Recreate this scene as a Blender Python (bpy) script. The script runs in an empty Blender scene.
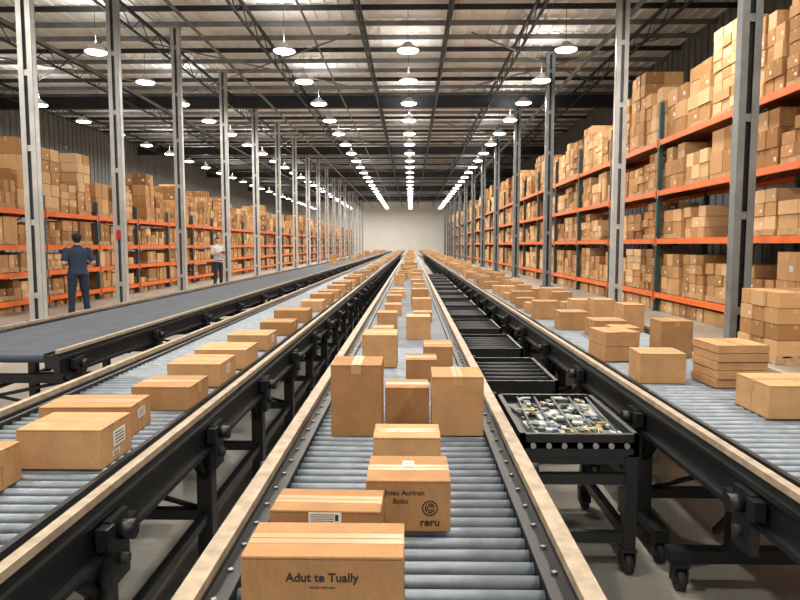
import bpy, bmesh, math, random
from mathutils import Vector, Matrix
random.seed(7)
R=random.Random(11)
scene=bpy.context.scene
COL=scene.collection

# ------------------------------------------------------------------ materials
def new_mat(name):
    m=bpy.data.materials.new(name); m.use_nodes=True
    nt=m.node_tree; b=nt.nodes['Principled BSDF']
    return m,nt,b
def simple(name,col,rough=0.5,metal=0.0,var=0.12,scale=6.0,bump=0.0,emit=None,es=0,spec=None):
    m,nt,b=new_mat(name)
    tc=nt.nodes.new('ShaderNodeTexCoord')
    n=nt.nodes.new('ShaderNodeTexNoise'); n.inputs['Scale'].default_value=scale; n.inputs['Detail'].default_value=5
    nt.links.new(tc.outputs['Object'],n.inputs['Vector'])
    mr=nt.nodes.new('ShaderNodeMapRange'); mr.inputs['From Min'].default_value=.3; mr.inputs['From Max'].default_value=.7
    mr.inputs['To Min'].default_value=1-var; mr.inputs['To Max'].default_value=1+var
    nt.links.new(n.outputs['Fac'],mr.inputs['Value'])
    mx=nt.nodes.new('ShaderNodeVectorMath'); mx.operation='SCALE'; mx.inputs[0].default_value=col
    nt.links.new(mr.outputs[0],mx.inputs['Scale'])
    nt.links.new(mx.outputs[0],b.inputs['Base Color'])
    b.inputs['Roughness'].default_value=rough; b.inputs['Metallic'].default_value=metal
    if spec is not None: b.inputs['Specular IOR Level'].default_value=spec
    if bump>0:
        bp=nt.nodes.new('ShaderNodeBump'); bp.inputs['Strength'].default_value=bump; bp.inputs['Distance'].default_value=.01
        nt.links.new(n.outputs['Fac'],bp.inputs['Height']); nt.links.new(bp.outputs[0],b.inputs['Normal'])
    if emit:
        b.inputs['Emission Color'].default_value=(*emit,1); b.inputs['Emission Strength'].default_value=es
    return m

def cardboard_hero():
    m,nt,b=new_mat('cardboard')
    tc=nt.nodes.new('ShaderNodeTexCoord')
    n=nt.nodes.new('ShaderNodeTexNoise'); n.inputs['Scale'].default_value=9; n.inputs['Detail'].default_value=8
    nt.links.new(tc.outputs['Object'],n.inputs['Vector'])
    oi=nt.nodes.new('ShaderNodeObjectInfo')
    cr=nt.nodes.new('ShaderNodeValToRGB')
    cr.color_ramp.elements[0].position=0; cr.color_ramp.elements[0].color=(.37,.188,.076,1)
    cr.color_ramp.elements[1].position=1; cr.color_ramp.elements[1].color=(.58,.335,.16,1)
    nt.links.new(oi.outputs['Random'],cr.inputs[0])
    mr=nt.nodes.new('ShaderNodeMapRange'); mr.inputs['From Min'].default_value=.3; mr.inputs['From Max'].default_value=.7
    mr.inputs['To Min'].default_value=.84; mr.inputs['To Max'].default_value=1.08
    nt.links.new(n.outputs['Fac'],mr.inputs['Value'])
    # paper fibre speckle
    w=nt.nodes.new('ShaderNodeTexNoise'); w.inputs['Scale'].default_value=140; w.inputs['Detail'].default_value=4
    mp=nt.nodes.new('ShaderNodeMapping'); mp.inputs['Scale'].default_value=(1,1,.25)
    nt.links.new(tc.outputs['Object'],mp.inputs[0]); nt.links.new(mp.outputs[0],w.inputs['Vector'])
    mr2=nt.nodes.new('ShaderNodeMapRange'); mr2.inputs['From Min'].default_value=.3; mr2.inputs['From Max'].default_value=.7
    mr2.inputs['To Min'].default_value=.92; mr2.inputs['To Max'].default_value=1.06
    nt.links.new(w.outputs['Fac'],mr2.inputs['Value'])
    mm=nt.nodes.new('ShaderNodeMath'); mm.operation='MULTIPLY'
    nt.links.new(mr.outputs[0],mm.inputs[0]); nt.links.new(mr2.outputs[0],mm.inputs[1])
    mx=nt.nodes.new('ShaderNodeVectorMath'); mx.operation='SCALE'
    nt.links.new(cr.outputs[0],mx.inputs[0]); nt.links.new(mm.outputs[0],mx.inputs['Scale'])
    nt.links.new(mx.outputs[0],b.inputs['Base Color'])
    b.inputs['Roughness'].default_value=.82; b.inputs['Specular IOR Level'].default_value=.3
    bp=nt.nodes.new('ShaderNodeBump'); bp.inputs['Strength'].default_value=.15; bp.inputs['Distance'].default_value=.002
    nt.links.new(w.outputs['Fac'],bp.inputs['Height']); nt.links.new(bp.outputs[0],b.inputs['Normal'])
    return m
def carton_mass():
    m,nt,b=new_mat('carton_stack')
    at=nt.nodes.new('ShaderNodeAttribute'); at.attribute_name='tint'
    uv=nt.nodes.new('ShaderNodeUVMap')
    sp=nt.nodes.new('ShaderNodeSeparateXYZ'); nt.links.new(uv.outputs[0],sp.inputs[0])
    def M(op,a,bv,c=None):
        x=nt.nodes.new('ShaderNodeMath'); x.operation=op
        for i,q in enumerate((a,bv,c)):
            if q is None: continue
            if isinstance(q,(int,float)): x.inputs[i].default_value=q
            else: nt.links.new(q,x.inputs[i])
        return x.outputs[0]
    dx=M('ABSOLUTE',M('SUBTRACT',sp.outputs[0],.5),0)
    tape=M('LESS_THAN',dx,.06)
    hi=M('GREATER_THAN',sp.outputs[1],.72)
    tape=M('MULTIPLY',tape,hi)
    lab=M('MULTIPLY',M('MULTIPLY',M('GREATER_THAN',sp.outputs[0],.66),M('LESS_THAN',sp.outputs[0],.86)),M('MULTIPLY',M('GREATER_THAN',sp.outputs[1],.3),M('LESS_THAN',sp.outputs[1],.52)))
    lab=M('MULTIPLY',lab,M('GREATER_THAN',M('FRACT',M('MULTIPLY',at.outputs['Fac'],37.3),0),.7))
    cr=nt.nodes.new('ShaderNodeValToRGB')
    cr.color_ramp.elements[0].position=0; cr.color_ramp.elements[0].color=(.22,.10,.036,1)
    cr.color_ramp.elements[1].position=1; cr.color_ramp.elements[1].color=(.78,.53,.30,1)
    e=cr.color_ramp.elements.new(.5); e.color=(.49,.265,.11,1)
    nt.links.new(at.outputs['Fac'],cr.inputs[0])
    mix=nt.nodes.new('ShaderNodeMix'); mix.data_type='RGBA'
    nt.links.new(M('MULTIPLY',tape,.5),mix.inputs['Factor'])
    nt.links.new(cr.outputs[0],mix.inputs['A']); mix.inputs['B'].default_value=(.66,.45,.25,1)
    mix2=nt.nodes.new('ShaderNodeMix'); mix2.data_type='RGBA'
    nt.links.new(M('MULTIPLY',lab,.8),mix2.inputs['Factor']); nt.links.new(mix.outputs['Result'],mix2.inputs['A']); mix2.inputs['B'].default_value=(.8,.78,.74,1)
    nt.links.new(mix2.outputs['Result'],b.inputs['Base Color'])
    b.inputs['Roughness'].default_value=.8; b.inputs['Specular IOR Level'].default_value=.3
    return m

CARD=cardboard_hero(); CMASS=carton_mass()
TAPE=simple('packing_tape',(.48,.28,.128),.35,0,.05,20)
SEAM=simple('carton_seam',(.15,.075,.03),.9)
LABEL=simple('paper_label',(.78,.76,.72),.6,0,.03)
INK=simple('black_ink',(.03,.025,.02),.7)
BLACK=simple('black_powder_coat',(.007,.008,.010),.42,0,.25,8)
DARK=simple('dark_plastic',(.03,.032,.038),.5,0,.2,8)
STEEL=simple('roller_steel',(.235,.265,.305),.46,.3,.2,14,spec=.35)
BOLT=simple('bolt_steel',(.35,.36,.37),.4,.8,.1,14)
BEIGE=simple('rail_wear_strip',(.36,.285,.205),.6,0,.28,16)
BELT=simple('grey_belt',(.17,.19,.22),.75,0,.12,5,spec=.25)
BELTD=simple('dark_belt',(.055,.065,.085),.75,0,.2,5,spec=.3)
GALV=simple('galvanised_steel',(.52,.53,.53),.42,.3,.15,3)
GALVD=simple('dark_steel',(.10,.115,.125),.5,.4,.2,3)
ORANGE=simple('orange_beam_paint',(.80,.155,.018),.45,0,.12,3)
GREEN=simple('dark_green_upright_paint',(.02,.06,.06),.5,0,.2,3)
DECK=simple('rack_deck',(.30,.10,.035),.7,0,.2,3)
PALLET=simple('pallet_wood',(.48,.32,.17),.8,0,.25,9)
TRUSS=simple('truss_paint',(.03,.035,.04),.55,.2,.2,2)
TRUSSL=simple('purlin_paint',(.22,.23,.235),.55,.1,.2,2)
RUBBER=simple('black_rubber',(.015,.015,.015),.7)
LENS=simple('lamp_lens',(1,1,1),.3,0,0,1,0,(1,.97,.9),18)
ALU=simple('lamp_housing',(.85,.85,.84),.35,.1,.05)
RED=simple('red_paint',(.6,.03,.02),.4)
BLUE=simple('blue_plastic',(.05,.12,.22),.4)
YEL=simple('yellow_plastic',(.40,.30,.12),.5)
WHITEP=simple('white_plastic',(.36,.38,.36),.4)

# ------------------------------------------------------------------ mesh builder
class MB:
    def __init__(s): s.v=[];s.f=[];s.m=[];s.t=[];s.uv=[];s.sm=[]
    def box(s,c,d,rz=0,mat=0,tint=.5,rx=0):
        n=len(s.v); hx,hy,hz=d[0]/2,d[1]/2,d[2]/2
        cz,sz=math.cos(rz),math.sin(rz); cx,sx=math.cos(rx),math.sin(rx)
        for z in (-hz,hz):
            for x,y in((-hx,-hy),(hx,-hy),(hx,hy),(-hx,hy)):
                y2=y*cx-z*sx; z2=y*sx+z*cx
                s.v.append((c[0]+x*cz-y2*sz,c[1]+x*sz+y2*cz,c[2]+z2))
        for q in((0,3,2,1),(4,5,6,7),(0,1,5,4),(1,2,6,5),(2,3,7,6),(3,0,4,7)):
            s.f.append(tuple(n+i for i in q)); s.m.append(mat); s.t.append(tint); s.sm.append(False)
            s.uv.extend((0,0,1,0,1,1,0,1))
    def bb(s,x0,x1,y0,y1,z0,z1,mat=0,tint=.5):
        s.box(((x0+x1)/2,(y0+y1)/2,(z0+z1)/2),(x1-x0,y1-y0,z1-z0),0,mat,tint)
    def cyl(s,p0,p1,r0,r1=None,seg=12,mat=0,tint=.5,caps=True):
        if r1 is None:r1=r0
        p0=Vector(p0);p1=Vector(p1); d=(p1-p0).normalized()
        a=Vector((0,0,1)) if abs(d.z)<.9 else Vector((1,0,0))
        u=d.cross(a).normalized(); w=d.cross(u)
        n=len(s.v)
        for p,r in((p0,r0),(p1,r1)):
            for i in range(seg):
                t=2*math.pi*i/seg
                s.v.append(tuple(p+u*(r*math.cos(t))+w*(r*math.sin(t))))
        for i in range(seg):
            j=(i+1)%seg
            s.f.append((n+j,n+i,n+seg+i,n+seg+j)); s.m.append(mat);s.t.append(tint);s.sm.append(True);s.uv.extend((0,)*8)
        if caps:
            s.f.append(tuple(n+i for i in range(seg)));s.m.append(mat);s.t.append(tint);s.sm.append(False);s.uv.extend((0,)*(2*seg))
            s.f.append(tuple(n+seg+i for i in reversed(range(seg))));s.m.append(mat);s.t.append(tint);s.sm.append(False);s.uv.extend((0,)*(2*seg))
    def sphere(s,c,r,seg=16,rings=10,mat=0):
        if not hasattr(r,'__len__'): r=(r,r,r)
        n=len(s.v)
        for i in range(1,rings):
            ph=math.pi*i/rings
            for j in range(seg):
                t=2*math.pi*j/seg
                s.v.append((c[0]+r[0]*math.sin(ph)*math.cos(t),c[1]+r[1]*math.sin(ph)*math.sin(t),c[2]+r[2]*math.cos(ph)))
        top=len(s.v); s.v.append((c[0],c[1],c[2]+r[2])); bot=len(s.v); s.v.append((c[0],c[1],c[2]-r[2]))
        def add(f):
            s.f.append(f);s.m.append(mat);s.t.append(.5);s.sm.append(True);s.uv.extend((0,)*(2*len(f)))
        for i in range(rings-2):
            for j in range(seg):
                k=(j+1)%seg
                add((n+i*seg+j,n+(i+1)*seg+j,n+(i+1)*seg+k,n+i*seg+k))
        for j in range(seg):
            k=(j+1)%seg
            add((top,n+j,n+k)); add((bot,n+(rings-2)*seg+k,n+(rings-2)*seg+j))
    def loft(s,rings,seg=24,mat=0):
        n=len(s.v)
        def add(f,sm=True):
            s.f.append(f);s.m.append(mat);s.t.append(.5);s.sm.append(sm);s.uv.extend((0,)*(2*len(f)))
        for cx,cy,z,rx,ry in rings:
            for j in range(seg):
                t=2*math.pi*j/seg
                s.v.append((cx+rx*math.cos(t),cy+ry*math.sin(t),z))
        for i in range(len(rings)-1):
            for j in range(seg):
                k=(j+1)%seg
                add((n+i*seg+j,n+i*seg+k,n+(i+1)*seg+k,n+(i+1)*seg+j))
        add(tuple(n+j for j in reversed(range(seg))),False)
        l=n+(len(rings)-1)*seg
        add(tuple(l+j for j in range(seg)),False)
    def mesh(s,name,mats):
        me=bpy.data.meshes.new(name); me.from_pydata(s.v,[],s.f)
        for m in mats: me.materials.append(m)
        me.polygons.foreach_set('material_index',s.m)
        me.polygons.foreach_set('use_smooth',s.sm)
        a=me.attributes.new('tint','FLOAT','FACE'); a.data.foreach_set('value',s.t)
        u=me.uv_layers.new(name='UVMap'); u.data.foreach_set('uv',s.uv)
        me.update(); return me
    def obj(s,name,mats,parent=None,loc=(0,0,0),rz=0):
        o=bpy.data.objects.new(name,s.mesh(name,mats)); COL.objects.link(o)
        o.location=loc; o.rotation_euler=(0,0,rz)
        if parent: o.parent=parent
        return o
def root(name,loc=(0,0,0),rz=0):
    e=bpy.data.objects.new(name,None); COL.objects.link(e); e.location=loc; e.rotation_euler=(0,0,rz); e.empty_display_size=.2
    return e

# ------------------------------------------------------------------ shell
ZC=8.9
Y0,Y1=-10,112
XL,XR=-20,10
b=MB(); b.bb(XL-.3,XR+.3,Y0,Y1+.3,-.15,0)
def floor_mat():
    m,nt,p=new_mat('polished_concrete')
    tc=nt.nodes.new('ShaderNodeTexCoord')
    n=nt.nodes.new('ShaderNodeTexNoise'); n.inputs['Scale'].default_value=.7; n.inputs['Detail'].default_value=9
    nt.links.new(tc.outputs['Object'],n.inputs['Vector'])
    n2=nt.nodes.new('ShaderNodeTexNoise'); n2.inputs['Scale'].default_value=25; n2.inputs['Detail'].default_value=6
    nt.links.new(tc.outputs['Object'],n2.inputs['Vector'])
    ad=nt.nodes.new('ShaderNodeMath'); ad.operation='MULTIPLY_ADD'; ad.inputs[1].default_value=.35
    nt.links.new(n2.outputs['Fac'],ad.inputs[0]); nt.links.new(n.outputs['Fac'],ad.inputs[2])
    cr=nt.nodes.new('ShaderNodeValToRGB')
    cr.color_ramp.elements[0].position=.45; cr.color_ramp.elements[0].color=(.22,.205,.18,1)
    cr.color_ramp.elements[1].position=.9; cr.color_ramp.elements[1].color=(.40,.38,.34,1)
    nt.links.new(ad.outputs[0],cr.inputs[0]); nt.links.new(cr.outputs[0],p.inputs['Base Color'])
    p.inputs['Roughness'].default_value=.34
    return m
b.obj('floor',[floor_mat()])
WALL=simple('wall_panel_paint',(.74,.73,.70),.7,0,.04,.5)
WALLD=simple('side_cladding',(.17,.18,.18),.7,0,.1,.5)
b=MB(); b.bb(XL,XR,Y1,Y1+.3,0,ZC+.6); b.obj('wall_back',[WALL])
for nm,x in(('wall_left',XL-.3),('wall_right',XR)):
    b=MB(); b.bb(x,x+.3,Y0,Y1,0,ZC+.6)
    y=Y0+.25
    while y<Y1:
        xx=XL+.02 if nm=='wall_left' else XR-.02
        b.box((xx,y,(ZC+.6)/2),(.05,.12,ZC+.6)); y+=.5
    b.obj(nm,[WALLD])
ROOF=simple('roof_deck_paint',(.84,.83,.80),.6,0,.14,.35)
b=MB(); b.bb(XL-.3,XR+.3,Y0,Y1+.3,ZC+.12,ZC+.25)
x=XL
while x<XR:
    b.bb(x,x+.10,Y0,Y1,ZC+.07,ZC+.13); x+=.42
b.obj('ceiling',[ROOF])

# roof structure
st=root('roof_truss_structure')
b=MB()
y=Y0+.2;k=0
while y<Y1:
    b.bb(XL,XR,y-.03,y+.03,ZC-.10,ZC+.06,0 if k%3==0 else 1); y+=1.45;k+=1
b.obj('purlins',[TRUSS,TRUSSL],st)
b=MB()
for X in(-18.2,-13.2,-8.6,-5.0,-1.55,1.15,3.7,7.6):
    d=.075
    b.bb(X-d/2,X+d/2,Y0,Y1,ZC-.22,ZC-.12)
    b.bb(X-d/2,X+d/2,Y0,Y1,ZC-.72,ZC-.66)
    y=Y0
    k=0
    while y<Y1-.8 and y<75:
        za,zb=(ZC-.69,ZC-.18) if k%2==0 else (ZC-.18,ZC-.69)
        b.cyl((X,y,za),(X,y+.725,zb),.018,seg=5,caps=False); y+=.725; k+=1
b.obj('longitudinal_joists',[TRUSS],st)
b=MB()
y=-0.2
while y<Y1:
    b.bb(XL,XR,y-.11,y+.11,ZC-.70,ZC-.20)
    b.bb(XL,XR,y-.16,y+.16,ZC-.73,ZC-.69); b.bb(XL,XR,y-.16,y+.16,ZC-.21,ZC-.17)
    y+=16.1
b.obj('cross_girders',[TRUSS],st)
b=MB()
y=Y0
while y<95:
    for xa,xb in((-18,-10),(-10,-2),(2,9)):
        b.cyl((xa,y,ZC-.3),(xb,y+8,ZC-.3),.03,seg=6)
        b.cyl((xb,y,ZC-.32),(xa,y+8,ZC-.32),.03,seg=6)
    y+=16.1
for X,Z,r in((-11.5,ZC-1.0,.06),(-6.4,ZC-.95,.05),(6.0,ZC-1.0,.07),(-3.0,ZC-.95,.035)):
    b.cyl((X,Y0,Z),(X,Y1,Z),r,seg=8)
b.obj('braces_and_pipes',[TRUSSL],st)

# ------------------------------------------------------------------ lamps
def lamp_mesh():
    m=MB()
    m.loft([(0,0,.0,.34,.34),(0,0,.03,.35,.35),(0,0,.10,.27,.27),(0,0,.15,.13,.13),(0,0,.24,.10,.10),(0,0,.26,.03,.03)],20,0)
    m.loft([(0,0,-.045,.22,.22),(0,0,-.025,.29,.29),(0,0,.005,.32,.32)],20,1)
    for i in range(10):
        t=i*math.pi/5
        m.box((.13*math.cos(t),.13*math.sin(t),.13),(.1,.008,.09),t,0)
    m.cyl((0,0,.25),(0,0,ZC-7.55-.12),.008,seg=6,mat=2)
    return m.mesh('high_bay_lamp',[ALU,LENS,DARK])
LM=lamp_mesh()
ld=bpy.data.lights.new('lamp_light','AREA'); ld.shape='DISK'; ld.size=.52; ld.energy=245; ld.color=(1,.925,.81)
lu=bpy.data.lights.new('ceiling_fill_light','AREA'); lu.shape='DISK'; lu.size=.2; lu.energy=32; lu.color=(1,.96,.90)  # upward fill added above some lamps to brighten the ceiling
for X in(-15.6,-9.6,-3.85,-.1,4.65):
    for k in range(-6,24):
        if k==-1: continue
        o=bpy.data.objects.new('high_bay_lamp',LM); COL.objects.link(o); o.location=(X,20.2+3.7*k,7.45)
        if (k+int(X))%2==0:
            l=bpy.data.objects.new('lamp_light',ld); COL.objects.link(l); l.parent=o; l.location=(0,0,-.06)
        elif k>-1:
            l=bpy.data.objects.new('ceiling_fill_light',lu); COL.objects.link(l); l.parent=o; l.location=(0,0,.29); l.rotation_euler=(math.pi,0,0)

w=bpy.data.worlds.new('World'); scene.world=w; w.use_nodes=True
w.node_tree.nodes['Background'].inputs[0].default_value=(1,.965,.91,1)
w.node_tree.nodes['Background'].inputs[1].default_value=.75

# ------------------------------------------------------------------ columns
def column_mesh(wd,name,mats):
    m=MB(); h=ZC-.2; f=wd*.36
    for s in(-1,1):
        cx=s*(wd/2-f/2)
        m.bb(cx-f/2,cx+f/2,-.09,-.075,0,h,0)
        m.bb(cx-f/2,cx+f/2,.075,.09,0,h,0)
        ex=s*(wd/2-.008)
        m.bb(ex-.008,ex+.008,-.09,.09,0,h,0)
    m.bb(-wd/2+.06,wd/2-.06,-.02,.0,0,h,1)  # dark web: shade of the gap between channels put into its colour
    z=.5
    while z<h:
        m.bb(-wd/2+.03,wd/2-.03,-.07,-.06,z,z+.12,0); z+=1.5
    m.bb(-wd/2-.08,wd/2+.08,-.17,.17,0,.025,0)
    for sx in(-1,1):
        for sy in(-1,1): m.cyl((sx*(wd/2+.04),sy*.13,.02),(sx*(wd/2+.04),sy*.13,.06),.015,seg=6,mat=1)
    m.bb(-wd/2-.05,wd/2+.05,-.14,.14,h-.02,h,0)
    return m.mesh(name,mats)
CL=column_mesh(.29,'steel_column',[GALV,GALVD])
CR=column_mesh(.31,'steel_column',[simple('grey_column_paint',(.20,.22,.23),.45,.3,.2,3),BLACK])
YL=[13.35,17.3,21.9,27.3,32.7,38.2,43.7,49.2,54.7,60.2,65.7,71.2,76.7,82.2,87.7,93.2,98.7,104.2]
for y in YL:
    o=bpy.data.objects.new('steel_column',CL); COL.objects.link(o); o.location=(-7.75,y,0)
YR=[10.4,16.6,25,32.5,40,47.5,55,62.5,70,77.5,85,92.5,100]
for i,y in enumerate(YR):
    o=bpy.data.objects.new('steel_column',CL if i==1 else CR); COL.objects.link(o); o.location=(5.2,y,0)
b=MB(); b.bb(-.05,.05,-.03,0,0,.24); b.cyl((0,-.01,.03),(0,-.01,.05),.02)
b.obj('fire_alarm_box',[RED],None,(-7.75,17.18,1.75))

# ------------------------------------------------------------------ pallets + carton loads
def load(P,C,xf,sg,yc,z,wy,wx,H,pal=True,far=False,ny=None,ch=None,full=False,base=None):
    x0=xf+sg*.06; x1=x0+sg*wx
    xa,xb=min(x0,x1),max(x0,x1)
    if pal and not far:
        for i in range(3):
            yy=yc-wy/2+.05+i*(wy-.1)/2
            P.bb(xa,xb,yy-.045,yy+.045,z,z+.09)
        for i in range(3):
            xx=xa+.05+i*(xb-xa-.1)/2
            P.bb(xx-.045,xx+.045,yc-wy/2,yc+wy/2,z+.012,z+.09)
        for i in range(5):
            xx=xa+.05+i*(xb-xa-.1)/4
            P.bb(xx-.045,xx+.045,yc-wy/2,yc+wy/2,z+.09,z+.115)
        zb=z+.117
    elif pal:
        P.bb(xa,xb,yc-wy/2,yc+wy/2,z,z+.115); zb=z+.117
    else: zb=z+.002
    ny=ny or (R.choice((2,2,3,3,4)) if not far else R.choice((2,3)))
    ch=ch or (R.choice((.2,.25,.3,.38)) if not far else R.choice((.34,.42)))
    nz=max(1,round(H/ch)); ch=H/nz; nx=2 if not far else 1
    cy=wy/ny; cx=wx/nx
    base=base or R.uniform(.25,.8)
    drop=R.choice((.05,.2,.4))
    for k in range(nz):
        for j in range(ny):
            if not full and k==nz-1 and nz>1 and R.random()<drop: continue
            for i in range(nx):
                g=.016
                hh=ch-.009
                C.box((xa+cx*(i+.5)+R.uniform(-.025,.025),yc-wy/2+cy*(j+.5)+R.uniform(-.006,.006),zb+ch*k+hh/2),
                      (cx-g,cy-g,hh),R.uniform(-.02,.02),0,min(1,max(0,base+R.uniform(-.30,.26))))
def rack(xf,sg,depth,ys,ye,bay,levels,clear,up,upw,topH,skip=.12,loads=3,UP=GREEN):
    r=root('pallet_rack')
    U=MB();B=MB();D=MB();P=MB();C=MB()
    xr=xf+sg*depth; top=levels[-1]+up
    y=ys
    while y<=ye+.01:
        for x in(xf,xr):
            U.bb(x-.05,x+.05,y-upw/2,y+upw/2,0,top)
            U.bb(x-.08,x+.08,y-upw/2-.03,y+upw/2+.03,0,.012)
        if y<60:
            z=.2;k=0
            while z+.6<top:
                a,c=(xf,xr) if k%2==0 else (xr,xf)
                U.cyl((a,y,z),(c,y,z+.6),.018,seg=5,caps=False); z+=.6;k+=1
        y+=bay
    nb=int(round((ye-ys)/bay))
    for i in range(nb):
        ya=ys+i*bay; yb=ya+bay
        far=ya>42
        for li,z in enumerate(levels):
            for x in(xf-sg*.03,xr):
                B.bb(x-.025,x+.025,ya+upw/2+.002,yb-upw/2-.002,z-.12,z)
            if not far:
                for yy in(ya+upw/2+.03,yb-upw/2-.03): B.bb(xf-sg*.062-.006,xf-sg*.062+.006,yy-.03,yy+.03,z-.17,z+.03)
            xa,xb=sorted((xf+sg*.01,xr-sg*.03))
            D.bb(xa,xb,ya+.05,yb-.05,z-.03,z-.004)
        wy=(bay-.2)/loads
        for z,h in zip([0]+list(levels),clear+[0]):
            for j in range(loads):
                topl=z>=levels[-1]
                if R.random()<(skip*2 if topl else skip): continue
                H=h*R.choice((1,1,.9,.75)) if not topl else R.uniform(*topH)
                if z==0 and h<.35: H=h
                pal=R.random()<.7 and H>.4
                load(P,C,xf,sg,ya+.1+wy*(j+.5),z if z>0 else .001,wy*R.uniform(.82,.95),depth-.15,H-(.12 if pal else 0),pal,far)
    U.obj('upright_frames',[UP],r); B.obj('load_beams',[ORANGE],r); D.obj('shelf_decks',[DECK],r); P.obj('wooden_pallets',[PALLET],r)
    C.obj('racked_cartons',[CMASS],r)
rack(6.0,1,1.15,4.75,105,3.75,[.45,1.75,2.9,4.1],[.27,1.05,.9,.98],.9,.10,(1.0,2.1),.05,3)
rack(-9.3,-1,1.1,8,106,2.8,[.3,.95,1.6,2.45],[.16,.48,.48,.66],.4,.08,(.7,1.75),.05,3,UP=simple('slate_upright_paint',(.05,.08,.1),.5))
# free-standing pallet stack by the right aisle
r=root('pallet_of_cartons'); P=MB();C=MB()
load(P,C,4.80,1,9.15,.001,1.0,.95,.86,True,False,3,.215,True,.5)
P.obj('pallet',[PALLET],r); C.obj('cartons',[CMASS],r)

# ------------------------------------------------------------------ conveyors
def caster(m,x,y,mat=0):
    m.cyl((x-.018,y,.052),(x+.018,y,.052),.05,seg=18,mat=2)
    m.cyl((x-.022,y,.052),(x+.022,y,.052),.018,seg=10,mat=1)
    for s in(-1,1): m.bb(x+s*.03-.004,x+s*.03+.004,y-.025,y+.03,.04,.12,0)
    m.bb(x-.035,x+.035,y-.035,y+.035,.115,.13,0)
def conveyor(name,x0,x1,y0,y1,rend,legy,legdy,zt=.78,casters=False,beltmat=None,rb=.05):
    r=root(name)
    m=MB()
    for s,xo in((1,x0),(-1,x1)):
        def xx(a,b_):
            return sorted((xo+s*a,xo+s*b_))
        a,c=xx(0,rb); m.bb(a,c,y0,y1,zt+.012,zt+.038,1)
        a,c=xx(.004,.05); m.bb(a,c,y0,y1,zt-.15,zt+.012,0)
        a,c=xx(-.02,.03); m.bb(a,c,y0,y1,zt-.165,zt-.145,0)
        a,c=xx(-.012,.004); m.bb(a,c,y0,y1,zt-.04,zt-.02,0)
        a,c=xx(.05,.115); m.bb(a,c,y0,y1,zt-.10,zt-.005,0)
        a,c=xx(.095,.115); m.bb(a,c,y0,y1,zt-.005,zt+.016,0)
        y=y0+.05
        while y<min(y1,14):
            a,c=xx(.065,.08); m.box(((a+c)/2,y,zt-.002),(.012,.012,.006),.6,2)
            y+=.14
    m.obj('side_rails',[BLACK,BEIGE,BOLT],r)
    m=MB()
    y=y0+.04; xa,xb=x0+.117,x1-.117
    while y<rend:
        m.cyl((xa,y,zt-.0185),(xb,y,zt-.0185),.0185,seg=14 if y<8 else 8,caps=y<4)
        y+=.069
    if rend>y0: m.obj('rollers',[STEEL],r)
    m=MB()
    if rend<y1:
        m.bb(xa,xb,max(rend,y0)+.02,y1,zt-.02,zt,0)
        m.cyl((xa,max(rend,y0)+.02,zt-.03),(xb,max(rend,y0)+.02,zt-.03),.03,seg=16,mat=0)
    m.bb(x0+.06,x1-.06,y0+.1,y1,zt-.075,zt-.065,1)  # added black sheet, stands in for the shade between the rollers
    m.obj('belt_and_dark_backing',[beltmat or BELT,BLACK],r)
    m=MB(); y=legy; k=0
    def bracket(xo,s,y):
        m.bb(min(xo,xo-s*.035),max(xo,xo-s*.035),y-.065,y+.065,zt-.27,zt-.05,0)
        m.cyl((xo-s*.03,y,zt-.10),(xo-s*.085,y,zt-.10),.032,seg=12,mat=0)
        m.cyl((xo-s*.03,y,zt-.20),(xo-s*.06,y,zt-.20),.02,seg=10,mat=2)
        m.box((xo-s*.02,y+.10,zt-.12),(.03,.08,.05),0,0)
        m.box((xo-s*.03,y-.09,zt-.09),(.04,.05,.07),0,0)
    if casters:
        for s,xo in((1,x0),(-1,x1)): bracket(xo,s,2.28)
        yy=2.95
        while yy<16:
            for X in(x0+.29,x1-.29):
                m.bb(X-.035,X+.035,yy-.03,yy+.03,.17,zt-.12,0)
                m.box((X,yy+.1,.27),(.03,.24,.03),0,0,rx=-.75)
            m.bb(x0-.02,x1+.02,yy-.035,yy+.035,.13,.19,0)
            m.bb(x0+.02,x1-.02,yy-.02,yy+.02,zt-.2,zt-.15,0)
            caster(m,x0+.03,yy-.02); caster(m,x1-.03,yy-.02)
            yy+=3.5
    while y<min(y1,60):
        for s,xo in((1,x0),(-1,x1)):
            X=xo+s*.035
            z0=.14 if casters else .02
            m.bb(X-.037,X+.037,y-.04,y+.04,z0,zt-.15,0)
            bracket(xo,s,y)
            m.box((X,y+.11,zt-.24),(.035,.27,.03),0,0,rx=.75)
            m.box((X,y-.11,zt-.24),(.035,.27,.03),0,0,rx=-.75)
            if casters:
                m.bb(X-.035,X+.035,y-.3,y+.3,.13,.18,0)
                caster(m,X,y-.26); caster(m,X,y+.26)
            else:
                m.bb(X-.06,X+.06,y-.07,y+.07,0,.014,0); m.cyl((X,y,.01),(X,y,.05),.016,seg=8,mat=1)
        m.bb(x0+.05,x1-.05,y-.025,y+.025,.24,.29,0)
        m.bb(x0+.05,x1-.05,y-.025,y+.025,zt-.26,zt-.19,0)
        if k%2==0 and y<20:
            m.cyl((x0+.05,y,.28),(x1-.05,y,zt-.24),.014,seg=8); m.cyl((x1-.05,y+.012,.28),(x0+.05,y+.012,zt-.24),.014,seg=8)
        y+=legdy;k+=1
    for X in(x0+.035,x1-.035): m.bb(X-.02,X+.02,legy,min(y1,60),.245,.285,0)
    m.obj('leg_frames',[BLACK,BOLT,RUBBER],r)
    m=MB()
    for y in(legy+1.75,legy+6.3,legy+11):
        xc=(x0+x1)/2
        m.bb(xc-.1,xc+.1,y-.12,y+.12,zt-.33,zt-.08,0); m.cyl((xc+.1,y,zt-.25),(xc+.32,y,zt-.25),.07,seg=18,mat=1)
    m.obj('drive_motors',[BLACK,DARK],r)
    return r
ZT=.78
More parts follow.
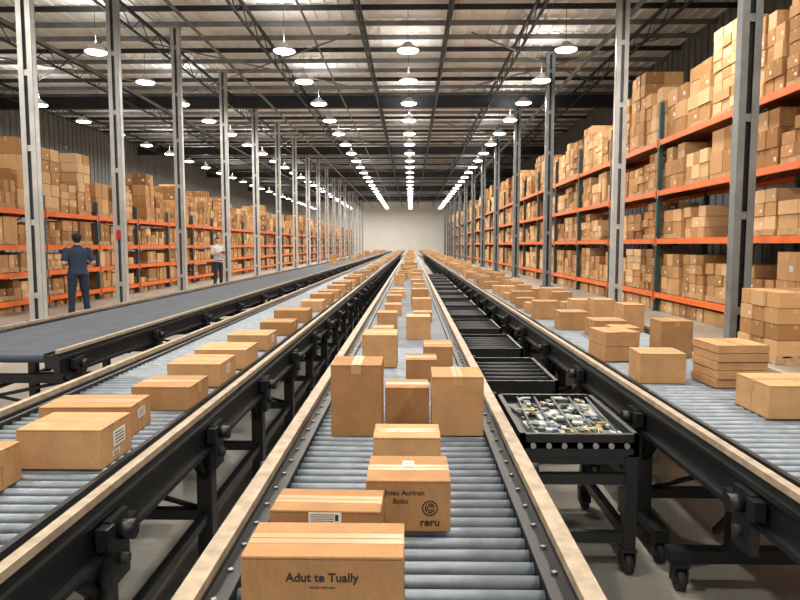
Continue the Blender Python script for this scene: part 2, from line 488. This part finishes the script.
conveyor('roller_conveyor',-.53,.435,.55,100,5.2,1.3,1.3)
conveyor('roller_conveyor',-1.97,-.98,.9,100,18,.93,1.1,rb=.035)
conveyor('roller_conveyor',1.22,2.32,1.1,100,18,3.45,1.17,casters=True,rb=.035)
conveyor('belt_conveyor',-3.95,-2.62,4.75,90,0,5.0,1.6,beltmat=BELTD,rb=.03)

# ------------------------------------------------------------------ carts between conveyors
def cart(x0,x1,y0,y1,h,content):
    r=root('equipment_cart'); m=MB()
    for x in(x0+.03,x1-.03):
        for y in(y0+.03,y1-.03):
            m.bb(x-.028,x+.028,y-.028,y+.028,.12,h-.05,0); caster(m,x,y)
    for z in((.16,h-.14,h-.24) if content else (.16,h-.12)):
        m.bb(x0,x1,y0+.01,y0+.05,z,z+.05,0); m.bb(x0,x1,y1-.05,y1-.01,z,z+.05,0)
        m.bb(x0+.01,x0+.05,y0,y1,z,z+.05,0); m.bb(x1-.05,x1-.01,y0,y1,z,z+.05,0)
    m.bb(x0,x1,y0,y0+.025,h-.1,h+.01,0); m.bb(x0,x1,y1-.025,y1,h-.1,h+.01,0)
    m.bb(x0,x0+.025,y0,y1,h-.1,h+.01,0); m.bb(x1-.025,x1,y0,y1,h-.1,h+.01,0)
    if content:
        m.bb(x0,x1,y0,y1,h-.06,h-.03,0)
        m.bb(x1-.02,x1+.03,y0+.1,y0+.2,h-.22,h-.08,0)
        for i in range(7):
            xx=x0+.06+i*(x1-x0-.12)/6; m.cyl((xx,y0-.012,h-.045),(xx,y0,h-.045),.014,seg=8,mat=1)
    m.obj('frame',[BLACK,BOLT,RUBBER],r)
    c=MB()
    if content:
        for (u,v,a,bb_,rz,mt) in((.28,.25,.17,.24,.1,0),(.66,.22,.14,.2,-.15,1),(.5,.55,.24,.2,.05,0),(.2,.7,.12,.22,.2,3),(.78,.68,.15,.26,-.1,0)):
            c.box((x0+(x1-x0)*u,y0+(y1-y0)*v,h-.022),(a,bb_,.014),rz,mt)
        for i in range(110):
            sx,sy=R.uniform(.015,.06),R.uniform(.012,.05)
            q=R.random(); mt=0 if q<.25 else 1 if q<.35 else 2 if q<.39 else 3
            c.box((R.uniform(x0+.07,x1-.07),R.uniform(y0+.07,y1-.07),h-.03+R.uniform(.012,.035)),(sx,sy,R.uniform(.006,.016)),R.uniform(-.3,.3)+R.choice((0,1.57)),mt)
        for i in range(5):
            xx=x0+.08+i*(x1-x0-.16)/4
            c.cyl((xx,y0+.07,h-.01),(xx+.03,y1-.08,h+.005),.008,seg=6,mat=3)
        c.obj('small_parts',[WHITEP,YEL,BLUE,GALVD],r)
    else:
        y=y0+.08
        while y<y1-.03:
            c.cyl((x0+.02,y,h-.02),(x1-.02,y,h-.02),.017,seg=10); y+=.15
        xm=(x0+x1)/2
        c.bb(xm-.025,xm+.025,y0+.02,y1-.02,h-.09,h-.05)
        c.bb(xm-.12,xm+.12,y0+.35,y0+.6,.3,.5); c.bb(x0+.03,x1-.03,y0+.42,y0+.5,.26,.31)
        c.obj('cart_rollers',[DARK],r)
cart(.525,1.09,3.05,3.9,.69,True)
yy=4.7
for i in range(12):
    cart(.53,1.08,yy,yy+1.0,.60,False); yy+=1.5

# ------------------------------------------------------------------ hero cartons
def carton(x0,x1,y0,y1,h,zb=ZT+.0015,rz=0.0,tape='x',label=None,layers=1,name='cardboard_box'):
    bm=bmesh.new()
    W,D=x1-x0,y1-y0
    def cube(cx,cy,cz,sx,sy,sz,mi,bev=0):
        ret=bmesh.ops.create_cube(bm,size=1,matrix=Matrix.Translation((cx,cy,cz))@Matrix.Diagonal((sx,sy,sz,1)))
        vs=ret['verts']; fs={f for v in vs for f in v.link_faces}
        for f in fs:f.material_index=mi
        if bev:
            es={e for v in vs for e in v.link_edges}
            rr=bmesh.ops.bevel(bm,geom=list(es),offset=bev,segments=2,affect='EDGES',profile=.6)
            for f in rr['faces']: f.material_index=mi
    lh=h/layers
    for k in range(layers):
        o=(R.uniform(-.006,.006),R.uniform(-.006,.006)) if layers>1 else (0,0)
        cube(o[0],o[1],lh*(k+.5),W-abs(o[0]),D-abs(o[1]),lh-(.003 if layers>1 else 0),0,.003)
    t=.0007; tw=.028
    if tape=='x':
        cube(0,0,h+t/2,W*.992,tw*1.7,t,1); cube(0,0,h+t,W*.98,.0018,t*.9,2)
        for s in(-1,1): cube(s*(W/2+t/2),0,h-.03,t,tw*1.7,.05,1)
        for s in(-1,1): cube(s*(W/2+t/2),0,h*.45,t*.6,.0015,h*.7,2)
    elif tape=='y':
        cube(0,0,h+t/2,tw*1.5,D*.992,t,1); cube(0,0,h+t,.0018,D*.98,t*.9,2)
        for s in(-1,1): cube(0,s*(D/2+t/2),h-.022,tw*1.5,t,.035,1)
    for s in(-1,1):
        cube(0,s*(D/2+.0002),h-.006,W*.97,.0006,.0012,2)
        cube(s*(W/2+.0002),0,h-.006,.0006,D*.97,.0012,2)
    def lab(face,px,pz,lw,lh_):
        if face=='f':
            cube(px,-D/2-.0008,pz,lw,.001,lh_,3)
            for i in range(4): cube(px-lw*.08,-D/2-.0014,pz-lh_*.32+i*lh_*.2,lw*.7,.0006,lh_*.06,4)
            cube(px+lw*.36,-D/2-.0014,pz,lw*.1,.0006,lh_*.6,4)
        elif face=='r':
            cube(W/2+.0008,px,pz,.001,lw,lh_,3)
            for i in range(4): cube(W/2+.0014,px,pz-lh_*.3+i*lh_*.2,.0006,lw*.75,lh_*.07,4)
        elif face=='t':
            cube(px,pz,h+.0018,lw,lh_,.001,3)
            for i in range(3): cube(px,pz-lh_*.28+i*lh_*.26,h+.0026,lw*.7,lh_*.07,.0006,4)
    if label:
        for l in (label if isinstance(label,list) else [label]): lab(*l)
    me=bpy.data.meshes.new(name); bm.to_mesh(me); bm.free()
    for q in(CARD,TAPE,SEAM,LABEL,INK): me.materials.append(q)
    o=bpy.data.objects.new(name,me); COL.objects.link(o)
    o.location=((x0+x1)/2,(y0+y1)/2,zb); o.rotation_euler=(0,0,rz)
    return o
def text(o,s,size,x,y,z,name='printed_text',off=.0):
    c=bpy.data.curves.new(name,'FONT'); c.body=s; c.size=size; c.align_x='CENTER'; c.extrude=.0003; c.offset=off
    t=bpy.data.objects.new(name,c); COL.objects.link(t); c.materials.append(INK)
    t.parent=o; t.location=(x,y,z); t.rotation_euler=(math.pi/2,0,0)
    return t
# centre line
b1=carton(-.351,-.014,1.284,1.45,.18,tape='x')
text(b1,'Adut te Tually',.026,.0,-.0838,.127,off=.0006); text(b1,'handle with care',.008,0,-.0838,.112)
carton(-.36,-.075,1.61,1.76,.14,rz=-.03,tape='x',label=('f',.0,.122,.085,.028))
b3=carton(-.128,.114,1.80,2.02,.15,tape='x',label=('t',0,.03,.035,.05))
text(b3,'Jntsu Aurinsn',.021,-.010,-.1108,.108,off=.0004); text(b3,'Bolio',.021,-.022,-.1108,.083,off=.0004); text(b3,'reru',.032,.062,-.1108,.018,off=.0008)
lg=MB()
for rr in(.007,.013,.021):
    n=22
    for i in range(n):
        a=i*2*math.pi/n; c=(i+1)*2*math.pi/n
        if rr<.02 and i%7==0: continue
        lg.cyl((rr*math.cos(a),0,rr*math.sin(a)),(rr*math.cos(c),0,rr*math.sin(c)),.0018,seg=4)
lg.obj('printed_logo',[INK],b3,(.062,-.1108,.070))
carton(-.138,.109,2.316,2.50,.12,tape='x')
carton(-.342,-.125,2.727,2.95,.31,tape='y')
carton(-.118,.084,2.93,3.12,.168,tape='x')
carton(.092,.312,2.74,2.97,.258,tape='y')
carton(-.328,-.094,4.30,4.6,.22,tape='x')
carton(-.03,.16,3.90,4.12,.125,tape='x')
carton(.088,.283,4.33,4.65,.137,tape='x')
carton(-.04,.17,5.58,5.85,.2,tape='x')
carton(-.33,-.15,5.5,5.75,.11,tape='x')
carton(-.33,-.135,6.25,6.5,.165,tape='x')
# left line
carton(-1.74,-1.365,1.985,2.2,.136,rz=.0,tape='x')
carton(-1.44,-1.128,2.296,2.55,.148,tape='x',label=[('r',.02,.085,.1,.06),('r',-.01,.03,.06,.02)])
carton(-1.59,-1.2,2.70,2.93,.13,rz=.04,tape='x',label=[('r',.0,.08,.08,.04)])
carton(-1.385,-1.09,3.145,3.43,.12,tape='x')
carton(-1.41,-1.10,3.685,4.02,.134,tape='x',label=[('r',.0,.08,.08,.05)])
carton(-1.43,-1.09,4.225,4.57,.13,tape='x')
carton(-1.43,-1.11,4.99,5.33,.12,tape='x',label=[('r',.0,.07,.08,.05)])
carton(-1.37,-1.08,5.83,6.15,.12,tape='x')
carton(-1.45,-1.09,6.81,7.15,.13,tape='x')
carton(-1.36,-1.09,7.94,8.3,.13,tape='x')
# right line
carton(1.684,2.09,3.035,3.35,.16,tape='x')
carton(1.74,2.04,3.70,4.0,.25,rz=.05,tape='y',layers=5)
carton(1.365,1.63,3.82,4.06,.18,rz=-.05,tape='x')
carton(1.55,1.78,4.25,4.44,.11,tape='x')
carton(1.345,1.60,4.55,4.85,.21,rz=.12,tape='y',layers=2)
carton(1.82,2.05,4.72,4.95,.267,tape='y')
carton(1.60,1.80,5.1,5.33,.17,tape='x')
carton(1.62,1.92,5.75,6.05,.15,tape='x')
carton(2.0,2.19,6.1,6.4,.26,tape='x')
carton(1.44,1.71,6.25,6.52,.175,tape='x')
carton(1.95,2.17,6.9,7.2,.24,tape='x')
y=7.2
while y<16:
    for lane in(0,1):
        if R.random()<.85:
            xx=1.36+lane*.42+R.uniform(0,.08); carton(xx,xx+R.uniform(.2,.3),y,y+R.uniform(.22,.3),R.uniform(.1,.22),rz=R.uniform(-.06,.06))
    y+=.62
y=6.9
while y<16:
    for lane in(0,1):
        if R.random()<.6:
            xx=-.36+lane*.36+R.uniform(0,.05); carton(xx,xx+R.uniform(.18,.25),y,y+R.uniform(.2,.3),R.uniform(.1,.24),rz=R.uniform(-.06,.06))
    y+=.62
y=8.9
while y<16:
    carton(-1.42+R.uniform(-.03,.03),-1.1,y,y+.34,R.uniform(.11,.15)); y+=.95
C=MB()
def far(x0,x1,ya,yb,st,p,hm):
    y=ya
    while y<yb:
        if R.random()<p:
            w=R.uniform(.2,.3); xx=R.uniform(x0,x1-w); h=R.uniform(.1,hm); d=R.uniform(.2,.32)
            C.box((xx+w/2,y+d/2,ZT+.0015+h/2),(w,d,h),R.uniform(-.05,.05),0,R.uniform(.3,.7))
        y+=st
far(-.38,.28,16.6,80,.5,.75,.22); far(-1.5,-1.08,16.6,80,.75,.95,.15); far(1.36,1.78,16.6,90,.45,.9,.2); far(1.84,2.18,16.6,90,.45,.8,.22)
far(-3.7,-3.0,25,80,1.1,.6,.4)
C.obj('conveyed_cardboard_boxes',[CMASS])

# floor markings
b=MB()
for X in(-5.6,-2.25,.80,3.0):
    b.bb(X-.05,X+.05,0,100,.001,.004)
b.obj('floor_marking_lines',[simple('floor_line_paint',(.60,.58,.52),.5)])

# ------------------------------------------------------------------ people
SKIN=simple('skin',(.50,.27,.18),.5,0,.04)
def person(name,loc,rz,shirt,trouser,hairc,cap=False,scale=(1,1,1),armr=None,arml=None):
    HAIR=simple('hair',hairc,.8,0,.3,60); SH=simple('shirt_cloth',shirt,.85,0,.08,30); TR=simple('trouser_cloth',trouser,.85,0,.1,30); SHOE=simple('shoe_leather',(.03,.025,.02),.5)
    EYE=simple('eye_white',(.8,.8,.78),.3); PUP=simple('eye_iris',(.04,.02,.01),.2); LIP=simple('lips',(.45,.17,.14),.5)
    mats=[SKIN,SH,TR,SHOE,HAIR]
    m=MB(); prims=[]
    def cap_(p0,p1,r0,r1,mt):
        p0=Vector(p0);p1=Vector(p1)
        m.cyl(p0,p1,r0,r1,seg=16); m.sphere(p0,r0,16,10); m.sphere(p1,r1,16,10); prims.append((p0,p1,r0,r1,mt))
    for s in(-1,1):
        hip=(s*.095,0,.92); kn=(s*.125,.015+(.02*s),.5); an=(s*.15,-.01+.03*s,.10)
        cap_(hip,kn,.102,.072,2); cap_(kn,an,.070,.054,2)
        cap_((an[0],an[1],.16),(an[0],an[1]-.005,.07),.060,.062,2)
        cap_((an[0],an[1]-.045,.045),(an[0]+s*.015,an[1]+.08,.045),.044,.044,3)
        cap_((an[0]+s*.015,an[1]+.08,.04),(an[0]+s*.025,an[1]+.16,.032),.042,.032,3)
    rings=[(0,0,.86,.14,.10),(0,-.01,.95,.175,.125),(0,0,1.05,.162,.115),(0,0,1.15,.168,.118),(0,.005,1.28,.190,.128),(0,0,1.40,.197,.12),(0,-.005,1.46,.170,.097),(0,-.01,1.51,.09,.07),(0,-.005,1.54,.066,.06)]
    m.loft(rings,28)
    for i in range(len(rings)-1):
        a,c=rings[i],rings[i+1]
        mt=1 if a[2]>.9 else 2
        for sx in(-.45,0,.45):
            prims.append((Vector((a[0]+sx*a[3],a[1],a[2])),Vector((c[0]+sx*c[3],c[1],c[2])),a[4]*1.02,c[4]*1.02,mt))
    m.loft([(0,-.005,.90,.184,.135),(0,-.005,.97,.180,.132),(0,0,1.05,.164,.117)],28)
    prims.append((Vector((-.08,-.005,.93)),Vector((.08,-.005,.97)),.13,.13,1))
    cap_((0,-.01,1.50),(0,.005,1.62),.058,.054,0)
    for i in range(12):
        a=i*math.pi/6; c=a+math.pi/6
        cap_((.066*math.cos(a),-.008+.062*math.sin(a),1.525-.012*math.sin(a)),(.066*math.cos(c),-.008+.062*math.sin(c),1.525-.012*math.sin(c)),.012,.012,1)
    def ell(c,r,mt):
        m.sphere(c,r,24,16); rm=sum(r)/3; prims.append((Vector(c),Vector(c)+Vector((0,0,.0001)),rm,rm,mt))
    ell((0,0,1.695),(.074,.093,.105),0); ell((0,.035,1.63),(.052,.055,.06),0)
    ell((0,.06,1.59),(.026,.028,.022),0)
    cap_((0,.088,1.70),(0,.108,1.665),.009,.014,0)
    cap_((-.04,.079,1.712),(.04,.079,1.712),.012,.012,0)
    for s in(-1,1):
        ell((s*.077,-.002,1.68),(.010,.02,.032),0)
        cap_((s*.035,.06,1.655),(s*.04,.055,1.66),.022,.022,0)
    m.sphere((0,-.018,1.722),(.083,.092,.092),24,16)
    for s,(el,wr,n) in((1,armr),(-1,arml)):
        sh=Vector((s*.195,0,1.435)); el=Vector(el); wr=Vector(wr); n=Vector(n).normalized()
        hem=sh.lerp(el,.72)
        cap_(sh,hem,.068,.063,1); cap_(hem,el,.050,.045,0)
        cap_(el,wr,.043,.028,0)
        d=(wr-el).normalized(); side=d.cross(n).normalized(); n=side.cross(d).normalized()
        if side.x*s>0: side=-side
        for i,off in enumerate((.033,.011,-.011,-.033)):
            k=wr+d*(.088-.004*abs(i-1))+side*off
            cap_(wr+side*off*.5,k,.013,.0115,0)
            L=(.040,.045,.042,.033)[i]
            k1=k+(d*.8+n*.6).normalized()*L; k2=k1+(d*.25+n*.97).normalized()*L*.75
            cap_(k,k1,.0092,.0085,0); cap_(k1,k2,.0085,.0072,0)
        t0=wr+d*.025+side*.025; t1=t0+(d*.6+side*.8+n*.2).normalized()*.045; t2=t1+(d*.8+side*.1+n*.6).normalized()*.032
        cap_(t0,t1,.013,.0105,0); cap_(t1,t2,.0105,.0085,0)
    src=bpy.data.objects.new('tmp',m.mesh('tmp',[])); COL.objects.link(src)
    md=src.modifiers.new('r','REMESH'); md.mode='VOXEL'; md.voxel_size=.0055; md.use_smooth_shade=True
    ms=src.modifiers.new('s','SMOOTH'); ms.iterations=3; ms.factor=.5
    bpy.context.view_layer.update()
    dg=bpy.context.evaluated_depsgraph_get()
    me=bpy.data.meshes.new_from_object(src.evaluated_get(dg)); bpy.data.objects.remove(src)
    me.name='body'; me.materials.clear()
    for q in mats: me.materials.append(q)
    import numpy as np
    n=len(me.polygons); cen=np.zeros(n*3); me.polygons.foreach_get('center',cen); cen=cen.reshape(-1,3)
    best=np.full(n,1e9); idx=np.zeros(n,dtype=np.int32)
    for p0,p1,r0,r1,mt in prims:
        a=np.array(p0);d=np.array(p1)-a; L=d@d
        t=np.clip(((cen-a)@d)/L,0,1); dist=np.linalg.norm(cen-a-t[:,None]*d,axis=1)-(r0+(r1-r0)*t)
        dist=dist-(.004 if mt==1 else 0)
        k=dist<best; best[k]=dist[k]; idx[k]=mt
    hd=(cen[:,2]>1.56)&(abs(cen[:,0])<.12)&(cen[:,1]<.135)
    hairm=hd&((cen[:,2]>1.745)|((cen[:,1]<-.01)&(cen[:,2]>1.64)&(abs(cen[:,0])<.082))|((cen[:,1]<-.03)&(cen[:,2]>1.60)))
    idx[hd]=0; idx[hairm]=4
    idx[(cen[:,2]<.86)&(idx==1)&(abs(cen[:,0])<.2)&(cen[:,1]<.12)]=2
    me.polygons.foreach_set('material_index',idx); me.polygons.foreach_set('use_smooth',[True]*n); me.update()
    r=root(name,loc,rz); r.scale=scale
    o=bpy.data.objects.new('body',me); COL.objects.link(o); o.parent=r
    f=MB()
    for s in(-1,1):
        f.sphere((s*.030,.080,1.69),.0125,14,10,0); f.sphere((s*.030,.0885,1.69),(.006,.005,.006),12,8,1)
        f.box((s*.030,.090,1.712),(.03,.006,.005),0,3)
    f.sphere((0,.0865,1.628),(.022,.008,.007),14,8,2)
    f.obj('face_details',[EYE,PUP,LIP,HAIR],r)
    g=MB()
    g.loft([(0,-.003,.915,.187,.138),(0,-.003,.945,.187,.138)],28,0)
    g.obj('work_belt',[simple('belt_leather',(.02,.018,.015),.5)],r)
    if cap:
        c=MB(); c.sphere((0,-.012,1.742),(.092,.104,.078),24,14,0)
        c.loft([(0,.10,1.742,.07,.075),(0,.10,1.75,.068,.072)],20,0); c.obj('baseball_cap',[simple('cap_cloth',(.015,.02,.035),.9)],r)
    c=MB(); wr=(Vector(armr[1])+Vector(arml[1]))/2
    c.box((wr.x,wr.y+.10,wr.z+.035),(.24,.32,.012),0,0,rx=.25); c.box((wr.x,wr.y+.10,wr.z+.044),(.21,.28,.004),0,1,rx=.25)
    c.obj('clipboard',[simple('clipboard_board',(.25,.13,.06),.6),LABEL],r)
    return r
person('warehouse_worker',(-7.62,14.75,0),math.radians(42),(.015,.034,.068),(.011,.022,.046),(.012,.01,.008),True,(1.18,1.14,1.03),
       armr=((.265,-.07,1.16),(.15,.19,1.12),(0,0,1)),arml=((-.265,-.07,1.16),(-.15,.19,1.12),(0,0,1)))
person('warehouse_worker',(-7.75,26.0,0),math.radians(-125),(.50,.51,.52),(.02,.022,.03),(.015,.01,.008),False,(1.15,1.1,1.05),
       armr=((.27,.0,1.17),(.14,.21,1.22),(0,0,1)),arml=((-.27,.0,1.17),(-.14,.21,1.22),(0,0,1)))

# ------------------------------------------------------------------ camera
cd=bpy.data.cameras.new('camera'); cam=bpy.data.objects.new('camera',cd); COL.objects.link(cam)
cam.location=(0,0,1.6); cd.sensor_width=36; cd.lens=36*650/800; cd.clip_end=400; cd.clip_start=.05
cam.rotation_euler=(math.radians(90)-math.atan(55/650),0,math.atan(11/650))
scene.camera=cam
scene.view_settings.view_transform='Standard'
scene.view_settings.exposure=.14
